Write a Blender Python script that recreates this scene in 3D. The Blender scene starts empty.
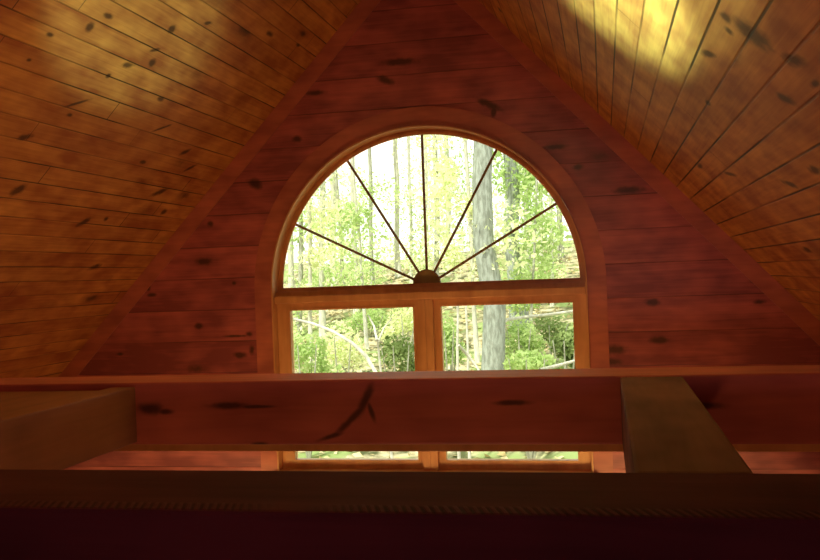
import bpy, bmesh, math, random
import numpy as np
from mathutils import Vector, Matrix
from mathutils.geometry import tessellate_polygon

S = bpy.context.scene
COL = S.collection
F_PX = 950.0
YAW, PITCH, ROLL = 0.20156, -0.0036, 0.03639
D, XC, ZC, ZA, SL = 5.563, -1.052, -0.058, 2.011, 1.062   # gable wall distance, window axis, transom height, ridge height, roof slope
BEAM_TOP = -0.233
FLOOR = -2.65
BACK = -3.2
NRM = math.hypot(1, SL)

# ---------------------------------------------------------------- camera
def cam_axes():
    cy, sy = math.cos(YAW), math.sin(YAW)
    f = Vector((-sy, cy, 0)); r = Vector((cy, sy, 0)); u = Vector((0, 0, 1))
    cp, sp = math.cos(PITCH), math.sin(PITCH)
    f2 = f * cp + u * sp; u2 = -f * sp + u * cp
    cr, sr = math.cos(ROLL), math.sin(ROLL)
    return r * cr - u2 * sr, u2 * cr + r * sr, f2
CR, CU, CF = cam_axes()
cd = bpy.data.cameras.new('camera'); cam = bpy.data.objects.new('camera', cd); COL.objects.link(cam)
cd.sensor_fit = 'HORIZONTAL'; cd.sensor_width = 36; cd.lens = F_PX / 820 * 36
cd.clip_start = 0.02; cd.clip_end = 300
cam.matrix_world = Matrix(((CR.x, CU.x, -CF.x, 0), (CR.y, CU.y, -CF.y, 0), (CR.z, CU.z, -CF.z, 0), (0, 0, 0, 1)))
S.camera = cam

def ray(px, py):
    return CF + CR * ((px - 410) / F_PX) - CU * ((py - 280) / F_PX)
def at(px, py, Y):
    d = ray(px, py); return d * (Y / d.y)

# ---------------------------------------------------------------- object helpers
def tag(o, label=None, cat=None, group=None, kind=None):
    if label: o['label'] = label
    if cat: o['category'] = cat
    if group: o['group'] = group
    if kind: o['kind'] = kind
    return o
def link(name, me, mat, parent=None, loc=None, smooth=False):
    o = bpy.data.objects.new(name, me); COL.objects.link(o)
    if mat: me.materials.append(mat)
    if parent: o.parent = parent
    if loc: o.location = loc
    if smooth:
        for p in me.polygons: p.use_smooth = True
    return o
def empty(name, loc=(0, 0, 0)):
    o = bpy.data.objects.new(name, None); COL.objects.link(o); o.location = loc
    o.empty_display_size = .1
    return o
def bm_mesh(bm, name):
    me = bpy.data.meshes.new(name); bmesh.ops.recalc_face_normals(bm, faces=bm.faces); bm.to_mesh(me); bm.free(); return me
def add_box(bm, a, b):
    x0, y0, z0 = a; x1, y1, z1 = b
    v = [bm.verts.new(p) for p in ((x0, y0, z0), (x1, y0, z0), (x1, y1, z0), (x0, y1, z0), (x0, y0, z1), (x1, y0, z1), (x1, y1, z1), (x0, y1, z1))]
    for f in ((0, 3, 2, 1), (4, 5, 6, 7), (0, 1, 5, 4), (1, 2, 6, 5), (2, 3, 7, 6), (3, 0, 4, 7)):
        bm.faces.new([v[i] for i in f])
def bevel(bm, w, seg=2):
    bmesh.ops.bevel(bm, geom=list(bm.edges), offset=w, segments=seg, affect='EDGES', profile=.6)
def plate(bm, loops, y0, y1):
    """closed outlines in x/z (first outer, rest holes) extruded from y0 to y1"""
    vl = [[Vector((p[0], 0, p[1])) for p in l] for l in loops]
    # tessellate wants x/y
    flat = [[Vector((p.x, p.z, 0)) for p in l] for l in vl]
    tris = tessellate_polygon(flat)
    allp = [p for l in loops for p in l]
    A = [bm.verts.new((p[0], y0, p[1])) for p in allp]
    B = [bm.verts.new((p[0], y1, p[1])) for p in allp]
    for t in tris:
        try:
            bm.faces.new([A[i] for i in t]); bm.faces.new([B[i] for i in reversed(t)])
        except ValueError: pass
    k = 0
    for l in loops:
        n = len(l)
        for i in range(n):
            j = (i + 1) % n
            bm.faces.new([A[k + i], A[k + j], B[k + j], B[k + i]])
        k += n
def beveled_box(name, a, b, mat, w=.006, parent=None, wane=0.0, seed=0):
    """solid timber; origin at its centre, slightly uneven sawn faces"""
    c = [(a[i] + b[i]) / 2 for i in range(3)]
    bm = bmesh.new(); add_box(bm, [a[i] - c[i] for i in range(3)], [b[i] - c[i] for i in range(3)])
    bevel(bm, w, 2)
    return link(name, bm_mesh(bm, name), mat, parent, c)

# ---------------------------------------------------------------- node helpers
class N:
    def __init__(s, mat):
        mat.use_nodes = True; s.t = mat.node_tree; s.t.nodes.clear(); s.o = s.new('ShaderNodeOutputMaterial')
    def new(s, typ, **k):
        n = s.t.nodes.new(typ)
        for a, b in k.items(): setattr(n, a, b)
        return n
    def put(s, sock, v):
        if v is None: return
        if isinstance(v, bpy.types.NodeSocket): s.t.links.new(v, sock)
        else: sock.default_value = v
    def m(s, op, a, b=None, c=None, clamp=False):
        n = s.new('ShaderNodeMath', operation=op, use_clamp=clamp)
        s.put(n.inputs[0], a); s.put(n.inputs[1], b)
        if c is not None: s.put(n.inputs[2], c)
        return n.outputs[0]
    def smooth(s, x, a, b, lo=0., hi=1.):
        n = s.new('ShaderNodeMapRange', interpolation_type='SMOOTHSTEP')
        for i, v in enumerate((x, a, b, lo, hi)): s.put(n.inputs[i], v)
        return n.outputs[0]
    def xyz(s, x, y, z=0.):
        n = s.new('ShaderNodeCombineXYZ')
        for i, v in enumerate((x, y, z)): s.put(n.inputs[i], v)
        return n.outputs[0]
    def noise(s, vec, scale, detail=3, rough=.5, dist=0.):
        n = s.new('ShaderNodeTexNoise'); s.put(n.inputs['Vector'], vec); n.inputs['Scale'].default_value = scale
        n.inputs['Detail'].default_value = detail; n.inputs['Roughness'].default_value = rough; n.inputs['Distortion'].default_value = dist
        return n.outputs['Fac']
    def mix(s, f, a, b, mode='MIX'):
        n = s.new('ShaderNodeMix', data_type='RGBA', blend_type=mode)
        s.put(n.inputs[0], f)
        s.put(n.inputs[6], a if isinstance(a, bpy.types.NodeSocket) else (*a, 1)); s.put(n.inputs[7], b if isinstance(b, bpy.types.NodeSocket) else (*b, 1))
        return n.outputs[2]
    def white(s, v, dim='1D'):
        n = s.new('ShaderNodeTexWhiteNoise', noise_dimensions=dim)
        s.put(n.inputs['W'] if dim == '1D' else n.inputs['Vector'], v)
        return n.outputs['Value']

def wood(name, light, dark, axes=('X', 'Y'), sign=1, board=None, phase=0., joints=0., knots=(), knot_col=(.05, .016, .008), rough=.45,
         random_knots=.35, groove=.0035, gmix=.75, saw=None, var=.35, spec=.35, grain=1.0, kn_cell=(.17, .42)):
    """board-clad or solid pine: grain, per-board tint, dark grooves, scattered knots and listed knots (u, v, ru, rv, turn)"""
    mat = bpy.data.materials.new(name); n = N(mat)
    tc = n.new('ShaderNodeTexCoord'); sp = n.new('ShaderNodeSeparateXYZ'); n.put(sp.inputs[0], tc.outputs['Object'])
    u = sp.outputs[axes[0]]; v = sp.outputs[axes[1]]; w = sp.outputs[[a for a in 'XYZ' if a not in axes][0]]
    if sign < 0: u = n.m('MULTIPLY', u, -1.)
    bumpterms = []
    if board:
        q = n.m('DIVIDE', n.m('SUBTRACT', u, phase), board); idx = n.m('FLOOR', q); fr = n.m('FRACT', q)
        r1 = n.white(idx); r2 = n.white(n.m('ADD', idx, 37.7))
        edge = n.m('MULTIPLY', n.m('MINIMUM', fr, n.m('SUBTRACT', 1., fr)), board)
        gline = n.smooth(edge, groove * .4, groove * 1.3, 1., 0.)
        vv = n.m('ADD', v, n.m('MULTIPLY', r1, 7.3))
    else:
        idx = 0.; r1 = .5; r2 = .5; gline = 0.; vv = v
    g = n.noise(n.xyz(n.m('MULTIPLY', u, 55. * grain), n.m('MULTIPLY', vv, 2.2), n.m('ADD', n.m('MULTIPLY', w, 40.), n.m('MULTIPLY', idx, 3.1))), 1., 3, .6, .6)
    blot = n.noise(n.xyz(n.m('MULTIPLY', u, 9.), n.m('MULTIPLY', vv, 4.5), n.m('MULTIPLY', w, 6.)), 1., 2, .5)
    t = n.m('ADD', n.m('MULTIPLY', n.m('SUBTRACT', g, .5), 1.1), n.m('MULTIPLY', n.m('SUBTRACT', blot, .5), 2.1))
    t = n.m('ADD', n.m('ADD', t, .5), n.m('MULTIPLY', n.m('SUBTRACT', r2, .5), var), clamp=True)
    base = n.mix(t, dark, light)
    gfade = n.smooth(n.noise(n.xyz(n.m('MULTIPLY', u, 3.), n.m('MULTIPLY', v, 1.1), 4.), 1., 2), .36, .58, .3, 1.)
    # joints
    if joints:
        jj = n.m('DIVIDE', n.m('ADD', v, n.m('MULTIPLY', r1, joints)), joints); jf = n.m('FRACT', jj)
        je = n.m('MULTIPLY', n.m('MINIMUM', jf, n.m('SUBTRACT', 1., jf)), joints)
        jl = n.smooth(je, .0015, .004, 1., 0.)
        gline = n.m('MAXIMUM', gline, jl)
        r3 = n.white(n.xyz(idx, n.m('FLOOR', jj)), '2D')
        base = n.mix(n.smooth(r3, 0., 1., 0., .45), base, n.mix(.5, base, dark))
    kmask = None; wob = n.noise(n.xyz(u, v, w), 22., 2, .6)
    wob2 = n.m('MULTIPLY', n.m('SUBTRACT', wob, .5), 1.1)
    if random_knots > 0:
        vo = n.new('ShaderNodeTexVoronoi', voronoi_dimensions='3D', feature='F1')
        n.put(vo.inputs['Vector'], n.xyz(n.m('DIVIDE', u, kn_cell[0]), n.m('DIVIDE', vv, kn_cell[1]), n.m('ADD', n.m('MULTIPLY', idx, 5.7), n.m('MULTIPLY', w, 2.))))
        vo.inputs['Scale'].default_value = 1.
        cr = n.new('ShaderNodeSeparateColor'); n.put(cr.inputs[0], vo.outputs['Color'])
        on = n.smooth(cr.outputs[0], 1 - random_knots - .01, 1 - random_knots, 0., 1.)
        rad = n.m('MULTIPLY_ADD', cr.outputs[1], .12, .05)
        dd = n.m('ADD', n.m('DIVIDE', vo.outputs['Distance'], rad), wob2)
        kmask = n.m('MULTIPLY', n.smooth(dd, .4, 1.6, 1., 0.), on)
        halo = n.m('MULTIPLY', n.smooth(dd, 1., 2.8, .4, 0.), on)
        base = n.mix(halo, base, n.mix(.6, dark, knot_col))
    for (ku, kv, ru, rv, a) in knots:
        du = n.m('SUBTRACT', u, ku); dv = n.m('SUBTRACT', v, kv)
        ca, sa = math.cos(a), math.sin(a)
        p = n.m('DIVIDE', n.m('ADD', n.m('MULTIPLY', du, ca), n.m('MULTIPLY', dv, sa)), ru)
        q2 = n.m('DIVIDE', n.m('SUBTRACT', n.m('MULTIPLY', dv, ca), n.m('MULTIPLY', du, sa)), rv)
        d2 = n.m('ADD', n.m('SQRT', n.m('ADD', n.m('MULTIPLY', p, p), n.m('MULTIPLY', q2, q2))), wob2)
        k = n.smooth(d2, .4, 1.5, 1., 0.)
        kmask = k if kmask is None else n.m('MAXIMUM', kmask, k)
    if kmask is not None: base = n.mix(n.m('MULTIPLY', kmask, .85), base, knot_col)
    if board: base = n.mix(n.m('MULTIPLY', n.m('MULTIPLY', gline, gfade), gmix), base, (.012, .006, .003))
    h = n.m('ADD', n.m('MULTIPLY', g, .12), n.m('MULTIPLY', n.m('SUBTRACT', 0., gline) if board else 0., 1.))
    if saw:   # curved saw-blade marks across a timber near one edge: (axis, from, to, spacing)
        ax, s0, s1, per = saw
        c2 = sp.outputs[ax]
        ph = n.m('DIVIDE', n.m('ADD', sp.outputs['X'], n.m('MULTIPLY', c2, .35)), per)
        wv = n.m('SINE', n.m('MULTIPLY', n.m('ADD', ph, n.m('MULTIPLY', n.noise(n.xyz(sp.outputs['X'], 0., 0.), 9., 2), 2.2)), 6.283))
        band = n.m('MULTIPLY', n.smooth(c2, s0, s0 + .006, 0., 1.), n.smooth(c2, s1 - .012, s1, 1., 0.))
        patch = n.smooth(n.noise(n.xyz(sp.outputs['X'], 3., 0.), 5., 1), .30, .5)
        sm = n.m('MULTIPLY', n.m('MULTIPLY', n.smooth(wv, -.2, .7), band), patch)
        base = n.mix(n.m('MULTIPLY', sm, .8), base, light)
        dm = n.m('MULTIPLY', n.m('SUBTRACT', 1., n.smooth(wv, -.9, .1)), n.m('MULTIPLY', band, patch)); base = n.mix(n.m('MULTIPLY', dm, .6), base, (.02, .008, .008))
        h = n.m('ADD', h, n.m('MULTIPLY', sm, .5))
    b = n.new('ShaderNodeBump'); b.inputs['Strength'].default_value = .5; b.inputs['Distance'].default_value = .004; n.put(b.inputs['Height'], h)
    p = n.new('ShaderNodeBsdfPrincipled'); n.put(p.inputs['Base Color'], base); p.inputs['Roughness'].default_value = rough
    p.inputs['Specular IOR Level'].default_value = spec
    n.put(p.inputs['Normal'], b.outputs[0]); n.t.links.new(p.outputs[0], n.o.inputs[0])
    return mat

# ---------------------------------------------------------------- surface coordinates of marks seen in the photograph
def on_ceiling(px, py, s):
    d = ray(px, py); t = (ZA + SL * s * XC) / (d.z + SL * s * d.x); q = d * t
    return (s * (q.x - XC) * NRM, q.y)
def ck(s, *l):   # (px, py, radius across, radius along, turn)
    return [(*on_ceiling(a, b, s), ru, rv, t) for a, b, ru, rv, t in l]
def wk(*l):
    out = []
    for a, b, ru, rv, t in l:
        q = at(a, b, D); out.append((q.z, q.x, ru, rv, t))
    return out

PINE_L, PINE_D = (.68, .31, .075), (.34, .10, .028)
left_knots = ck(-1, (90, 27, .022, .022, 0), (108, 16, .012, .03, 0), (152, 63, .02, .028, 0), (128, 65, .014, .04, .2), (108, 76, .012, .016, 0), (155, 50, .01, .035, .4),
                (161, 99, .014, .03, 0), (70, 115, .010, .02, 0), (25, 137, .016, .04, .3), (18, 190, .03, .04, .5), (143, 162, .012, .03, 0), (185, 152, .015, .05, .5),
                (190, 168, .012, .05, .6), (160, 192, .02, .07, .4), (164, 212, .02, .03, 0), (84, 222, .022, .05, .6), (106, 219, .014, .02, 0), (95, 267, .02, .05, .2),
                (50, 35, .01, .02, 0), (29, 60, .008, .014, 0), (172, 29, .02, .03, 0), (78, 103, .008, .07, .5), (162, 128, .008, .07, .5), (270, 34, .014, .04, 0), (298, 45, .01, .03, 0), (208, 23, .01, .03, .3))
right_knots = ck(1, (752, 34, .05, .055, .6), (726, 17, .016, .03, 0), (729, 31, .014, .02, 0), (708, 54, .014, .05, .3), (786, 99, .02, .04, .4), (794, 60, .02, .05, .3), (700, 166, .012, .06, 0),
                 (730, 174, .012, .08, .2), (790, 184, .016, .06, .3), (815, 170, .016, .05, 0), (807, 250, .016, .06, 0), (708, 103, .01, .03, 0), (500, 10, .015, .04, 0), (480, 8, .01, .05, 0),
                 (815, 84, .01, .03, 0))
M = {}
M['ceil_l'] = wood('pine_ceiling_left', PINE_L, PINE_D, ('X', 'Y'), -1, board=.1, phase=1.40, joints=3.6, var=.35, gmix=.85, knots=left_knots, random_knots=.30, rough=.5, spec=.15)
M['ceil_r'] = wood('pine_ceiling_right', PINE_L, PINE_D, ('X', 'Y'), 1, board=.1016, phase=1.533, joints=3.6, var=.3, gmix=.9, groove=.0042, knots=right_knots, random_knots=.12, rough=.5, spec=.15)
wall_knots = wk((191, 217, .03, .05, .5), (210, 224, .02, .02, 0), (148, 288, .022, .02, 0), (152, 295, .012, .03, 0), (199, 326, .022, .024, 0), (240, 355, .018, .04, 0), (120, 354, .01, .025, 0),
                (68, 367, .03, .02, .5), (236, 336, .007, .08, 0), (234, 283, .012, .014, 0), (249, 334, .016, .02, 0), (175, 222, .03, .03, 0), (252, 350, .03, .016, 0),
                (630, 190, .02, .08, 0), (660, 340, .02, .05, 0), (616, 350, .03, .06, 0), (612, 362, .02, .05, 0), (652, 302, .02, .04, 0), (755, 281, .014, .03, 0), (760, 302, .012, .03, 0),
                (297, 139, .02, .03, 0), (316, 93, .015, .06, 0), (400, 62, .02, .10, 0), (385, 80, .02, .05, .4), (488, 104, .02, .08, .5), (494, 112, .04, .015, .2), (255, 184, .03, .05, .6),
                (555, 147, .015, .06, 0), (345, 22, .03, .05, 0), (578, 167, .015, .03, 0))
M['wall'] = wood('pine_gable_wall', (.58, .145, .115), (.26, .058, .055), ('Z', 'X'), 1, board=.196, phase=-.36, joints=0, knots=wall_knots, random_knots=.22, rough=.35, spec=.5, gmix=.5, var=.7)
M['trim'] = wood('pine_trim', (.60, .175, .10), (.36, .095, .06), ('Z', 'X'), 1, board=None, random_knots=.12, rough=.35, spec=.5, grain=.4)
M['frame'] = wood('window_wood', (.74, .37, .14), (.54, .24, .08), ('X', 'Z'), 1, board=None, random_knots=0, rough=.35, spec=.5, grain=.5)
M['muntin'] = wood('muntin_wood', (.30, .20, .07), (.22, .14, .05), ('X', 'Z'), 1, board=None, random_knots=0, rough=.5)
M['floor'] = wood('pine_floor', (.62, .34, .13), (.42, .2, .07), ('X', 'Y'), 1, board=.14, joints=2.0, random_knots=.2, rough=.35)

def beamk(cx, cy_z, *l):
    out = []
    for a, b, ru, rv, t in l:
        q = at(a, b, 2.095); out.append((q.z - cy_z, q.x - cx, ru, rv, t))
    return out
FBX = ((-3.1) + 1.02) / 2
FBZ = (-.233 - .373) / 2
far_knots = beamk(FBX, FBZ, (150, 408, .014, .03, 0), (166, 411, .007, .02, 0), (228, 405, .008, .045, 0), (258, 406, .004, .05, 0), (352, 418, .008, .055, -.75), (366, 398, .010, .04, -1.1),
                  (371, 410, .006, .025, -1.9), (512, 402, .006, .04, 0), (330, 436, .006, .03, -.3), (260, 444, .006, .02, 0), (700, 405, .008, .05, 0))
M['far_beam'] = wood('far_timber', (.60, .15, .12), (.36, .08, .07), ('Z', 'X'), 1, board=None, knots=far_knots, random_knots=0, rough=.5, grain=.5)
M['joist'] = wood('joist_timber', (.25, .110, .090), (.13, .055, .045), ('X', 'Y'), 1, board=None, random_knots=.15, rough=.75, spec=.1, grain=.5)
M['joist_red'] = wood('reddish_joist_timber', (.30, .11, .075), (.18, .06, .045), ('X', 'Y'), 1, board=None, random_knots=.15, rough=.5, grain=.5)
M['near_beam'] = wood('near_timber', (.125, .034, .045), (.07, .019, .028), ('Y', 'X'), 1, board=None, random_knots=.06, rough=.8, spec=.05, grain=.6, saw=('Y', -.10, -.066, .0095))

# ---------------------------------------------------------------- the room
def slope_panel(name, s, mat):
    bm = bmesh.new()
    L = (ZA - FLOOR) / SL * NRM
    if s > 0: add_box(bm, (0, BACK, 0), (L, D + .16, .16))
    else: add_box(bm, (-L, BACK, 0), (0, D + .16, .16))
    # close the ridge: shift the outer edge of the ridge end outwards
    for v in bm.verts:
        if abs(v.co.x) < 1e-6 and v.co.z > .1: v.co.x = -s * .17
    o = link(name, bm_mesh(bm, name), mat, None, (XC, 0, ZA)); o.rotation_euler = (0, s * math.atan(SL), 0)
    return tag(o, None, None, None, 'structure')
cl = slope_panel('ceiling', -1, M['ceil_l']); tag(cl, 'left slope of the knotty pine plank ceiling, left of the arched window', 'ceiling')
cr_ = slope_panel('ceiling', 1, M['ceil_r']); tag(cr_, 'right slope of the pine plank ceiling with the bright patch of light', 'ceiling')

def hw(z): return (ZA - z) / SL
ARC = 64
def arch_loop(r, zb, r_bottom=None):
    """half circle of radius r over straight legs down to zb, about the window axis"""
    pts = [(XC + r * math.cos(math.pi * i / ARC), ZC + r * math.sin(math.pi * i / ARC)) for i in range(ARC + 1)]
    return pts + [(XC - r, zb), (XC + r, zb)]
WB = ZC - 1.135      # bottom of the window opening
bm = bmesh.new()
plate(bm, [[(XC - hw(FLOOR), FLOOR), (XC + hw(FLOOR), FLOOR), (XC, ZA)], arch_loop(.9545, WB)], D, D + .14)
w = link('wall_front', bm_mesh(bm, 'wall_front'), M['wall']); tag(w, 'pine plank gable wall around the arched window', 'wall', None, 'structure')
bm = bmesh.new()
plate(bm, [[(XC - hw(FLOOR), FLOOR), (XC + hw(FLOOR), FLOOR), (XC, ZA)]], BACK - .14, BACK)
w = link('wall_back', bm_mesh(bm, 'wall_back'), M['wall']); tag(w, 'pine plank gable wall opposite the arched window', 'wall', None, 'structure')
bm = bmesh.new(); add_box(bm, (XC - hw(FLOOR), BACK, FLOOR - .1), (XC + hw(FLOOR), D + .14, FLOOR))
w = link('floor', bm_mesh(bm, 'floor'), M['floor']); tag(w, 'pine plank floor of the room below', 'floor', None, 'structure')

# trims on the gable wall
bm = bmesh.new(); plate(bm, [arch_loop(1.065, WB - .10), arch_loop(.9545, WB)], D - .007, D + .002)
tag(link('trim_1', bm_mesh(bm, 'casing'), M['trim']), 'flat wooden casing curving around the arched window', 'trim', None, 'structure')
rw = .13
for s, nm, lb in ((-1, 'trim_2', 'wooden rake board on the gable wall along the left ceiling slope'), (1, 'trim_3', 'wooden rake board on the gable wall along the right ceiling slope')):
    bm = bmesh.new()
    a = (XC, ZA); b = (XC + s * hw(-1.6), -1.6); c = (XC + s * (hw(-1.6) - rw), -1.6); d = (XC, ZA - rw * SL)
    plate(bm, [[a, b, c, d]], D - .006, D + .002)
    tag(link(nm, bm_mesh(bm, nm), M['trim']), lb, 'trim', None, 'structure')

# ---------------------------------------------------------------- the window
def glass_mat():
    mat = bpy.data.materials.new('window_glass'); n = N(mat)
    tr = n.new('ShaderNodeBsdfTransparent'); gl = n.new('ShaderNodeBsdfGlossy'); gl.inputs['Roughness'].default_value = .02
    tr.inputs[0].default_value = (.97, .985, .96, 1)
    fr = n.new('ShaderNodeFresnel'); fr.inputs[0].default_value = 1.45
    mx = n.new('ShaderNodeMixShader'); n.put(mx.inputs[0], n.m('MULTIPLY', fr.outputs[0], .8)); n.t.links.new(tr.outputs[0], mx.inputs[1]); n.t.links.new(gl.outputs[0], mx.inputs[2])
    n.t.links.new(mx.outputs[0], n.o.inputs[0]); return mat
M['glass'] = glass_mat()
win = empty('window_1', (XC, D, ZC)); tag(win, 'arched sunburst window over two square casements, looking out to the woods', 'window', None, 'structure')
def wp(name, bm, mat, parent=win, label=None):
    me = bm_mesh(bm, name); off = Vector((XC, D, ZC))
    me.transform(Matrix.Translation(-off)); o = link(name, me, mat, parent)
    if label: o['label'] = label
    return o
bm = bmesh.new(); plate(bm, [arch_loop(.954, WB + .002), arch_loop(.945, WB + .03)], D - .022, D + .138); wp('window_frame', bm, M['frame'])
def rect(x0, x1, z0, z1): return [(XC + x0, ZC + z0), (XC + x1, ZC + z0), (XC + x1, ZC + z1), (XC + x0, ZC + z1)]
# arched sash: ring and bottom rail
half = lambda r, z: [(XC + math.sqrt(max(r * r - z * z, 0)) * math.cos(math.pi * i / ARC) if False else XC + r * math.cos(math.pi * i / ARC), ZC + z + r * math.sin(math.pi * i / ARC)) for i in range(ARC + 1)]
bm = bmesh.new()
RB = .015        # top of the arched sash's bottom rail above the transom line
def cap(r, z0=RB):
    a0 = math.asin(z0 / r); return [(XC + r * math.cos(a0 + (math.pi - 2 * a0) * i / ARC), ZC + r * math.sin(a0 + (math.pi - 2 * a0) * i / ARC)) for i in range(ARC + 1)]
outer = [(XC + .946 * math.cos(math.pi * i / ARC), ZC + .946 * math.sin(math.pi * i / ARC)) for i in range(ARC + 1)] + [(XC - .944, ZC - .034), (XC + .944, ZC - .034)]
plate(bm, [outer, cap(.925)], D + .098, D + .13); asash = wp('arch_sash', bm, M['frame'])
bm = bmesh.new(); plate(bm, [cap(.928, .008), cap(.913)], D + .088, D + .0985); wp('glazing_bead', bm, M['frame'], asash)
bm = bmesh.new(); plate(bm, [cap(.925)], D + .112, D + .116); wp('glass_pane', bm, M['glass'], asash)
for a in (30, 60.5, 90, 121, 153.5):
    bm = bmesh.new(); t = math.radians(a); c, s = math.cos(t), math.sin(t); h = .0075
    pts = [(XC + c * r - s * q, ZC + s * r + c * q) for r, q in ((.06, -h), (.916, -h), (.916, h), (.06, h))]
    plate(bm, [pts], D + .10, D + .11); wp('muntin', bm, M['muntin'], asash)
bm = bmesh.new(); plate(bm, [[(XC + .084 * math.cos(math.pi * i / 24), ZC + RB + .084 * math.sin(math.pi * i / 24)) for i in range(25)]], D + .085, D + .111); wp('sunburst_hub', bm, M['muntin'], asash)
# transom bar and mullion
bm = bmesh.new(); add_box(bm, (XC - .944, D + .004, ZC - .080), (XC + .944, D + .13, ZC - .036)); bevel(bm, .006); add_box(bm, (XC - .943, D + .03, ZC - .05), (XC + .943, D + .12, ZC - .01)); add_box(bm, (XC - .943, D + .022, ZC - .088), (XC + .943, D + .10, ZC - .06)); wp('transom', bm, M['frame'])
bm = bmesh.new(); add_box(bm, (XC - .044, D + .008, WB + .03), (XC - .002, D + .11, ZC - .083)); add_box(bm, (XC + .002, D + .008, WB + .03), (XC + .044, D + .11, ZC - .083))
add_box(bm, (XC - .004, D + .014, WB + .03), (XC + .004, D + .10, ZC - .083)); wp('mullion', bm, M['frame'])
for x0, x1, g0, g1 in ((-.944, -.044, -.859, -.083), (.044, .944, .088, .867)):
    bm = bmesh.new(); plate(bm, [rect(x0, x1, WB + .03 - ZC, -.083), rect(g0, g1, -1.049, -.127)], D + .05, D + .095)
    sash = wp('casement_sash', bm, M['frame'])
    bm = bmesh.new(); gb = .006      # glazing bead
    plate(bm, [rect(g0 - .012, g1 + .012, -1.061, -.115), rect(g0, g1, -1.049, -.127)], D + .044, D + .051); wp('glazing_bead', bm, M['frame'], sash)
    bm = bmesh.new(); plate(bm, [rect(g0 - .005, g1 + .005, -1.054, -.122)], D + .072, D + .076); wp('glass_pane', bm, M['glass'], sash)
bm = bmesh.new(); add_box(bm, (XC - .98, D - .07, WB - .002), (XC + .98, D + .13, WB + .018)); bevel(bm, .004); wp('window_sill', bm, M['frame'])

# ---------------------------------------------------------------- loft timbers
def timber(name, a, b, mat, label, w=.005):
    o = beveled_box(name, a, b, mat, w); tag(o, label, 'beam'); return o
timber('tie_beam', (-3.1, 2.095, -.379), (1.02, 2.262, BEAM_TOP + .003), M['far_beam'], 'far horizontal reddish timber beam with dark knots, crossing below the window')
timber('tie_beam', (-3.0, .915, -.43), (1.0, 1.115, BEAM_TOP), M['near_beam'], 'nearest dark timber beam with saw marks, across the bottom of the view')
timber('joist', (-1.172, 1.115, -.373), (-1.108, 2.095, -.240), M['joist_red'], 'short joist with a pale top edge joining the two beams on the left side', .004)
o = beveled_box('loft_plank', (-1.80, 1.116, -.29), (-1.1725, 2.094, -.247), M['joist_red'], .004); tag(o, 'wide dark plank laid between the beams at the left edge of the view', 'plank')
timber('joist', (.026, 1.115, -.373), (.157, 2.095, BEAM_TOP), M['joist'], 'short joist with pale weathered top joining the two beams on the right side')
o = beveled_box('ledger_board', (-3.0, 2.263, -.426), (.95, 2.291, -.30), M['frame'], .002); tag(o, 'thin orange board fixed behind the bottom edge of the far beam', 'board')

# ---------------------------------------------------------------- outdoors
rng = np.random.default_rng(7)
def simple(name, c1, c2, scale, rough=.85, trans=0., stretch=(1, 1, 1), c3=None):
    mat = bpy.data.materials.new(name); n = N(mat)
    tc = n.new('ShaderNodeTexCoord'); mp = n.new('ShaderNodeMapping'); n.put(mp.inputs[0], tc.outputs['Object']); mp.inputs['Scale'].default_value = stretch
    f = n.smooth(n.noise(mp.outputs[0], scale, 4, .6), .35, .65)
    c = n.mix(f, c1, c2)
    if c3: c = n.mix(n.smooth(n.noise(mp.outputs[0], scale * .35, 2), .48, .6), c, c3)
    d = n.new('ShaderNodeBsdfDiffuse'); n.put(d.inputs[0], c)
    if trans:
        t = n.new('ShaderNodeBsdfTranslucent'); n.put(t.inputs[0], c); mx = n.new('ShaderNodeMixShader'); mx.inputs[0].default_value = trans
        n.t.links.new(d.outputs[0], mx.inputs[1]); n.t.links.new(t.outputs[0], mx.inputs[2]); n.t.links.new(mx.outputs[0], n.o.inputs[0])
    else: n.t.links.new(d.outputs[0], n.o.inputs[0])
    return mat
M['bark'] = simple('grey_bark', (.22, .24, .20), (.38, .42, .37), 9, stretch=(3, 3, .8))
M['bark2'] = simple('brown_bark', (.27, .27, .20), (.45, .46, .37), 9, stretch=(3, 3, .8))
M['bark3'] = simple('haze_paled_bark', (.42, .42, .32), (.58, .58, .48), 9, stretch=(3, 3, .8))  # distance haze of the far trunks put into the bark colour
M['pale'] = simple('pale_bark', (.48, .48, .40), (.66, .66, .56), 12)
M['leaf_g'] = simple('green_leaves', (.42, .58, .20), (.62, .74, .36), 3, trans=.45)
M['leaf_y'] = simple('yellow_green_leaves', (.74, .82, .42), (.88, .90, .64), 3, trans=.45)
M['leaf_d'] = simple('deep_green_leaves', (.14, .21, .06), (.36, .46, .18), 3, trans=.4)
M['ground'] = simple('leaf_litter_ground', (.09, .10, .045), (.62, .55, .36), 3.0, c3=(.28, .36, .14))
M['rock'] = simple('rock', (.5, .46, .36), (.72, .68, .55), 3)

def gz(x, y):
    d = np.maximum(y - 6, 0)
    return -3.1 + .165 * np.minimum(d, 22) + .03 * np.maximum(d - 22, 0) + .055 * np.clip(x + 4, -4, 14) * np.minimum(d / 10, 1.6) + .18 * np.sin(x * .9 + y * .6) * np.sin(y * .7)
xs = np.linspace(-30, 22, 70); ys = np.linspace(D + .3, 48, 70)
V = [(x, y, float(gz(x, y))) for y in ys for x in xs]
Fc = [(j * 70 + i, j * 70 + i + 1, (j + 1) * 70 + i + 1, (j + 1) * 70 + i) for j in range(69) for i in range(69)]
me = bpy.data.meshes.new('forest_floor'); me.from_pydata(V, [], Fc)
tag(link('forest_floor', me, M['ground'], smooth=True), 'leaf strewn hillside rising behind the house', 'ground', None, 'structure')

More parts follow.
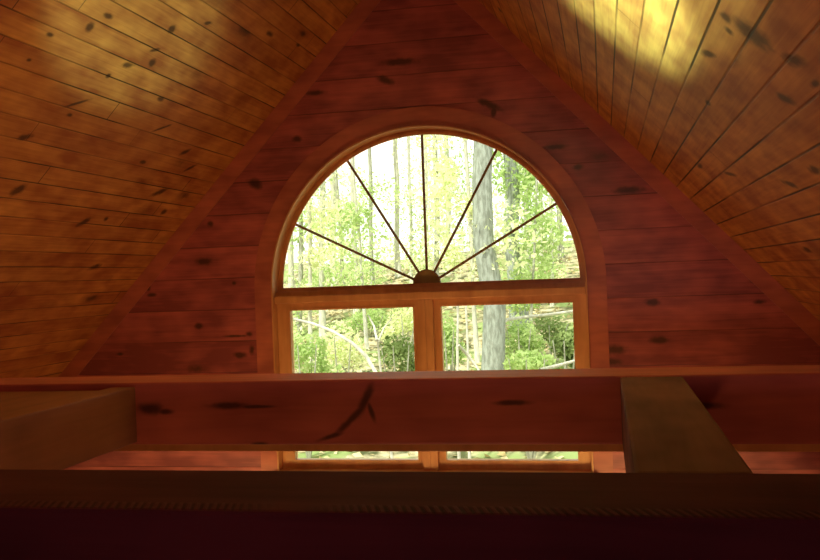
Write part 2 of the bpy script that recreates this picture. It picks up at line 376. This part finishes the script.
def tube_mesh(name, paths, seg=8):
    V = []; Fs = []
    for path in paths:
        P = [Vector(p[:3]) for p in path]; Rr = [p[3] for p in path]; b = len(V)
        for i, p in enumerate(P):
            t = (P[min(i + 1, len(P) - 1)] - P[max(i - 1, 0)]).normalized()
            a = t.cross(Vector((0, 1, 0.01))).normalized(); c = t.cross(a)
            for k in range(seg):
                th = 2 * math.pi * k / seg; V.append(p + a * (math.cos(th) * Rr[i]) + c * (math.sin(th) * Rr[i]))
        for i in range(len(P) - 1):
            for k in range(seg):
                k2 = (k + 1) % seg; Fs.append((b + i * seg + k, b + i * seg + k2, b + (i + 1) * seg + k2, b + (i + 1) * seg + k))
        Fs.append(tuple(b + k for k in range(seg))); Fs.append(tuple(b + (len(P) - 1) * seg + k for k in reversed(range(seg))))
    me = bpy.data.meshes.new(name); me.from_pydata([tuple(v) for v in V], [], Fs); return me
def leaves_mesh(name, blobs, size):
    """blobs: (x, y, z, rx, ry, rz, count); each leaf a small folded pair of triangles"""
    V = []; Fs = []; 
    for (x, y, z, rx, ry, rz, n) in blobs:
        n = int(n); d = rng.normal(size=(n, 3)); d /= np.linalg.norm(d, axis=1)[:, None]; r = rng.random(n) ** .45
        # clustered along twigs
        c = np.array([x, y, z]) + d * r[:, None] * np.array([rx, ry, rz])
        a = rng.normal(size=(n, 3)); a /= np.linalg.norm(a, axis=1)[:, None]
        q = rng.normal(size=(n, 3)); q -= (q * a).sum(1)[:, None] * a; q /= np.linalg.norm(q, axis=1)[:, None]
        s = size * (.6 + .8 * rng.random(n))[:, None]
        b = len(V); pts = np.stack([c - a * s, c + q * s * .5 , c + a * s, c - q * s * .5], 1).reshape(-1, 3)
        V.extend(map(tuple, pts)); Fs.extend([(b + 4 * i, b + 4 * i + 1, b + 4 * i + 2, b + 4 * i + 3) for i in range(n)])
    me = bpy.data.meshes.new(name); me.from_pydata(V, [], Fs); return me

def tree(name, px0, py0, px1, py1, Y, w, mat, label, cat='tree', group=None, blobs=(), leaf=None, size=.07, branches=(), bend=0., top_z=None, extend=True):
    """trunk seen from (px0,py0) low to (px1,py1) high at depth Y, w = thickness in pixels; runs down to the ground"""
    a = at(px0, py0, Y); b = at(px1, py1, Y); r = w / 2 * Y / F_PX
    dz = (b.z - a.z); dx = (b.x - a.x) / dz
    g = float(gz(a.x, Y)) - .1
    base = Vector((a.x + dx * (g - a.z), Y, g)); 
    tip = b + (b - a).normalized() * ((top_z - b.z) if top_z is not None else 0.)
    root = empty(name, base); tag(root, label, cat, group)
    n = 8; path = []
    for i in range(n + 1):
        t = i / n; p = base.lerp(tip, t) - base
        p.x += bend * math.sin(math.pi * t) + .4 * r * math.sin(i * 2.1 + px0)
        path.append((p.x, p.y + .3 * r * math.sin(i * 1.3), p.z, r * (1.15 - .5 * t) * (1.35 if i == 0 else 1)))
    link('trunk', tube_mesh('trunk', [path], 10 if w > 8 else 6), mat, root, smooth=True)
    for br in branches:      # each a list of (px, py) with start radius px
        pts = br[:-1]; rr = br[-1] / 2 * Y / F_PX
        pp = [at(x, y, Y + .15 * math.sin(k)) - base for k, (x, y) in enumerate(pts)]
        link('branch', tube_mesh('branch', [[(*p, rr * (1 - .7 * k / len(pp))) for k, p in enumerate(pp)]], 6), mat, root, smooth=True)
    if blobs:
        bl = []
        for (x, y, rx, rz, n) in blobs:
            c = at(x, y, Y) - base; k = Y / F_PX
            bl.append((c.x, c.y, c.z, rx * k, max(rx, rz) * k * .6, rz * k, n))
        link('foliage', leaves_mesh('foliage', bl, size), leaf, root)
    return root
# the two named trunks
tree('large_tree', 494, 370, 481, 140, 12.5, 22, M['bark'], 'thick grey tree trunk standing nearest, right of the window centre', top_z=4.5,
     blobs=[(455, 110, 60, 30, 900), (440, 190, 22, 50, 500), (505, 240, 40, 40, 300)], leaf=M['leaf_y'], size=.045)
tree('large_tree', 516, 290, 509, 150, 17.5, 15, M['bark'], 'straight brownish trunk just behind and right of the thickest tree', top_z=6,
     blobs=[(528, 178, 38, 24, 900), (505, 150, 30, 20, 400), (540, 240, 30, 30, 500)], leaf=M['leaf_g'], size=.055)
# crooked and leaning stems
tree('leaning_sapling', 458, 371, 457, 290, 10.5, 3.5, M['pale'], 'pale thin upright sapling at the left of the right lower pane', 'tree', branches=[[(458, 345), (465, 352), (476, 366), (482, 375), 4]])
tree('leaning_sapling', 468, 371, 466, 285, 11.2, 3, M['pale'], 'second pale thin sapling beside the thick grey trunk', 'tree')
tree('forked_sapling', 381, 371, 377, 340, 10.0, 3.4, M['pale'], 'pale forked sapling at the right side of the left lower pane', 'tree', branches=[[(377, 340), (374, 326), (368, 315), 3], [(378, 342), (384, 328), (392, 318), 2.2]])
def log(name, pts, Y, w, mat, label, cat):
    P = [at(x, y, Y + dy) for x, y, dy in pts]; c = P[0].copy(); r = w / 2 * Y / F_PX
    o = link(name, tube_mesh(name, [[(*(p - c), r * (1 - .4 * i / len(P))) for i, p in enumerate(P)]], 8), mat, None, c, True); tag(o, label, cat); return o
log('bent_branch', [(376, 373, 0), (366, 356, 0), (352, 343, 0), (334, 332, .1), (314, 324, .2), (294, 319, .3)], 9.6, 4.2, M['pale'], 'pale bare branch arching down across the left lower pane', 'branch')
log('fallen_log', [(506, 320, 0), (525, 317, .2), (545, 315, .4), (574, 311, .7)], 12.9, 3.6, M['pale'], 'pale fallen log lying on the slope in the right lower pane', 'log')
log('fallen_log', [(540, 370, 0), (556, 366, .2), (578, 360, .5)], 9.7, 4, M['bark3'], 'short pale log at the bottom right of the right lower pane', 'log')

# slender trunks farther back
far = [(300, 282, 301, 215, 19, 5), (311, 371, 309, 205, 15, 4), (322, 371, 322, 180, 18, 6), (343, 280, 336, 170, 21, 4), (362, 280, 355, 190, 17, 3.2), (358, 371, 352, 150, 20, 5),
       (372, 280, 370, 160, 24, 4), (398, 300, 396, 150, 25, 5), (412, 290, 409, 150, 22, 3), (437, 290, 436, 170, 20, 5), (449, 300, 447, 140, 24, 5), (474, 300, 466, 150, 16, 4),
       (528, 300, 527, 190, 22, 5), (540, 280, 541, 190, 25, 4), (552, 280, 551, 205, 20, 3), (561, 280, 560, 220, 26, 5), (290, 371, 291, 240, 24, 6), (335, 371, 333, 220, 26, 6),
       (532, 300, 536, 200, 17, 2.4), (428, 300, 425, 150, 27, 4)]
for i, (a, b, c, d, Y, w_) in enumerate(far):
    bl = [(c + rng.uniform(-25, 25), d + rng.uniform(-20, 130), rng.uniform(10, 34), rng.uniform(10, 34), 170) for _ in range(4 if 345 < c < 430 else 7)]
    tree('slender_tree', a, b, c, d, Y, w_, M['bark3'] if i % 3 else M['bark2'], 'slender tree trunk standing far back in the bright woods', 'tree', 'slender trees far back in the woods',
         blobs=bl, leaf=M['leaf_y'] if i % 2 else M['leaf_g'], size=.045, top_z=7)

# low bushes on the slope
bushes = [(305, 352, 26, 22, 11.5, 'g', 'leafy green bush at the left edge of the left lower pane'), (340, 345, 24, 26, 13, 'y', 'yellow green bush behind the arching pale branch'),
          (398, 352, 22, 20, 12, 'd', 'dark green bush beside the forked sapling'), (405, 320, 20, 16, 16, 'y', 'pale yellow bush at the upper right of the left lower pane'),
          (448, 340, 12, 26, 13.5, 'g', 'green bush at the left edge of the right lower pane'), (520, 335, 18, 20, 14, 'g', 'yellow green bush right of the thickest trunk'),
          (550, 330, 26, 14, 15, 'd', 'low dark bush behind the fallen log'), (528, 362, 26, 12, 11, 'g', 'small green bush among the leaves below the fallen log'),
          (565, 345, 16, 14, 12, 'd', 'dark leafy bush at the right edge of the right lower pane'), (370, 320, 24, 12, 18, 'g', 'distant green bush under the transom, left pane')]
for (px, py, rx, rz, Y, kk, lb) in bushes:
    c = at(px, py, Y); g = float(gz(c.x, Y)); k = Y / F_PX
    root = empty('bush', (c.x, Y, g)); tag(root, lb, 'bush')
    stems = [[(0, 0, -.05, .02), (math.sin(q * 2.1) * rx * k * .5, math.cos(q) * .2, (c.z - g) * .6, .014), (math.sin(q * 2.1) * rx * k * .8, math.cos(q) * .3, c.z - g + rz * k * .4, .006)] for q in range(5)]
    link('stem', tube_mesh('stem', stems, 5), M['bark2'], root)
    link('foliage', leaves_mesh('foliage', [(0, 0, c.z - g, rx * k, rx * k * .7, rz * k, 620), (rx * k * .7, .1, (c.z - g) * .8, rx * k * .8, rx * k * .5, rz * k * .6, 260), (-rx * k * .8, -.1, (c.z - g) * .7, rx * k * .7, rx * k * .5, rz * k * .7, 260)], .034), M['leaf_' + kk], root)
# fallen leaves, uncountable
n = 9000; lx = rng.uniform(-9, 4, n); ly = 6.2 + 20 * rng.random(n) ** 1.2; lz = gz(lx, ly) + .02
V = []; Fs = []
for i in range(n):
    a = rng.uniform(0, 6.28); s = rng.uniform(.03, .09); ca, sa = math.cos(a) * s, math.sin(a) * s; h = rng.uniform(0, .06)
    V += [(lx[i] - ca, ly[i] - sa, lz[i]), (lx[i] + sa * .6, ly[i] - ca * .6, lz[i] + h), (lx[i] + ca, ly[i] + sa, lz[i] + h * .5), (lx[i] - sa * .6, ly[i] + ca * .6, lz[i])]; Fs.append((4 * i, 4 * i + 1, 4 * i + 2, 4 * i + 3))
me = bpy.data.meshes.new('fallen_leaves'); me.from_pydata(V, [], Fs)
M['litter'] = simple('litter_leaves', (.55, .45, .22), (.80, .72, .45), 2.2, trans=.2)
tag(link('fallen_leaves', me, M['litter']), 'scattered dry leaves and ferns over the hillside', 'leaves', None, 'stuff')

# ---------------------------------------------------------------- light
wd = bpy.data.worlds.new('world'); S.world = wd; wd.use_nodes = True; bg = wd.node_tree.nodes['Background']
bg.inputs[0].default_value = (1.0, 1.0, .91, 1); bg.inputs[1].default_value = 1.8
sd = bpy.data.lights.new('sun', 'SUN'); sd.energy = 4.6; sd.angle = .02; sd.color = (1, .96, .82)
so = bpy.data.objects.new('sun', sd); COL.objects.link(so); so.rotation_euler = Vector((.35, .75, -.95)).to_track_quat('-Z', 'Y').to_euler()
def area(name, loc, target, size, energy, color, portal=False):
    l = bpy.data.lights.new(name, 'AREA'); l.shape = 'RECTANGLE'; l.size = size[0]; l.size_y = size[1]; l.energy = energy; l.color = color
    o = bpy.data.objects.new(name, l); COL.objects.link(o); o.location = loc
    o.rotation_euler = (Vector(target) - Vector(loc)).to_track_quat('-Z', 'Y').to_euler()
    if portal: l.cycles.is_portal = True
    return o
area('window_portal', (XC, D + .13, ZC - .1), (XC, 0, ZC - .1), (1.9, 2.1), 1, (1, 1, 1), True)
def spot(name, loc, target, energy, color, ang, blend, rad):
    l = bpy.data.lights.new(name, 'SPOT'); l.energy = energy; l.color = color; l.spot_size = math.radians(ang); l.spot_blend = blend; l.shadow_soft_size = rad
    o = bpy.data.objects.new(name, l); COL.objects.link(o); o.location = loc
    o.rotation_euler = (Vector(target) - Vector(loc)).to_track_quat('-Z', 'Y').to_euler(); return o
area('warm_fill_below', (XC, 4.1, -2.35), (XC, 4.0, 0), (2.2, 1.4), 9, (1.0, .50, .28))  # added warm light from the room below, no fixture modelled
def cpt(px, py, s):
    u, y = on_ceiling(px, py, s); return Vector((XC + s * u / NRM, y, ZA - SL * u / NRM))
def edge_spot(name, loc, p1, p2, half, energy, color, blend, rad):
    """spot whose cone just reaches the line p1-p2 on a ceiling slope, lighting the side towards the viewer"""
    L = Vector(loc); a = p1 - L; b = p2 - L; nn = a.cross(b).normalized()
    if nn.y > 0: nn = -nn
    md = ((p1 + p2) / 2 - L).normalized(); h = math.radians(half); ax = md * math.cos(h) + nn * math.sin(h)
    return spot(name, loc, L + ax, energy, color, 2 * half, blend, rad)
GREEN = (.50, 1, .72); OLIVE = (.60, 1, .75); WARM = (1.0, .44, .14)
LEFT, RIGHT = (-1.75, .75, .1), (.5, .6, .1)
edge_spot('pool_fill_left', LEFT, cpt(556, 14, 1), cpt(725, 128, 1), 13.5, 2000, GREEN, .4, .04)  # added green spot making the bright pool on the right slope, no fixture
edge_spot('wide_pool_fill_left', LEFT, cpt(562, 10, 1), cpt(800, 130, 1), 24, 430, OLIVE, .3, .06)  # added wider spot spreading the olive pool over the right slope
edge_spot('pool_fill_right', RIGHT, cpt(264, 0, -1), cpt(165, 145, -1), 7.2, 620, OLIVE, .6, .05)  # added out-of-view spot shaping the light pool on the left slope
edge_spot('warm_fill_right', RIGHT, cpt(315, 20, -1), cpt(120, 260, -1), 20, 80, WARM, .22, .03)  # added fill, warms the left slope up towards the gable
edge_spot('warm_fill_left', LEFT, cpt(490, 15, 1), cpt(760, 260, 1), 30, 34, WARM, .25, .04)  # added fill for the orange tone along the right slope
lb = area('warm_fill_below', (XC, 4.2, -1.75), (XC, D, -.85), (2.8, .3), 7.5, (1, .58, .22))  # added strip light, aimed to brighten the lower gable wall
for lx in (-2.7, .35):
    spot('lower_wall_fill', (lx, 3.2, -2.3), (lx, D, -2.3), 90, (1, .78, .30), 64, .2, .05)  # added spots brightening the wall seen under the far beam
lb.data.spread = math.radians(100)
spot('ledger_fill_below', (-.5, 1.1, -1.3), (-.5, 2.2, -.4), 9, (1, .55, .25), 100, .3, .1)  # added spot to light the front of the ledger board
area('fill_behind_view', (.3, -2.6, -.2), (-.6, 2, -.2), (.5, .3), 13, (1, .46, .46))  # added fill behind the camera for the near faces of the beams

S.view_settings.view_transform = 'Standard'; S.view_settings.look = 'None'; S.view_settings.exposure = 0; S.view_settings.gamma = 1
S.view_settings.use_curve_mapping = False
S.cycles.max_bounces = 8; S.cycles.diffuse_bounces = 6; S.cycles.transparent_max_bounces = 12
S.cycles.sample_clamp_indirect = 6
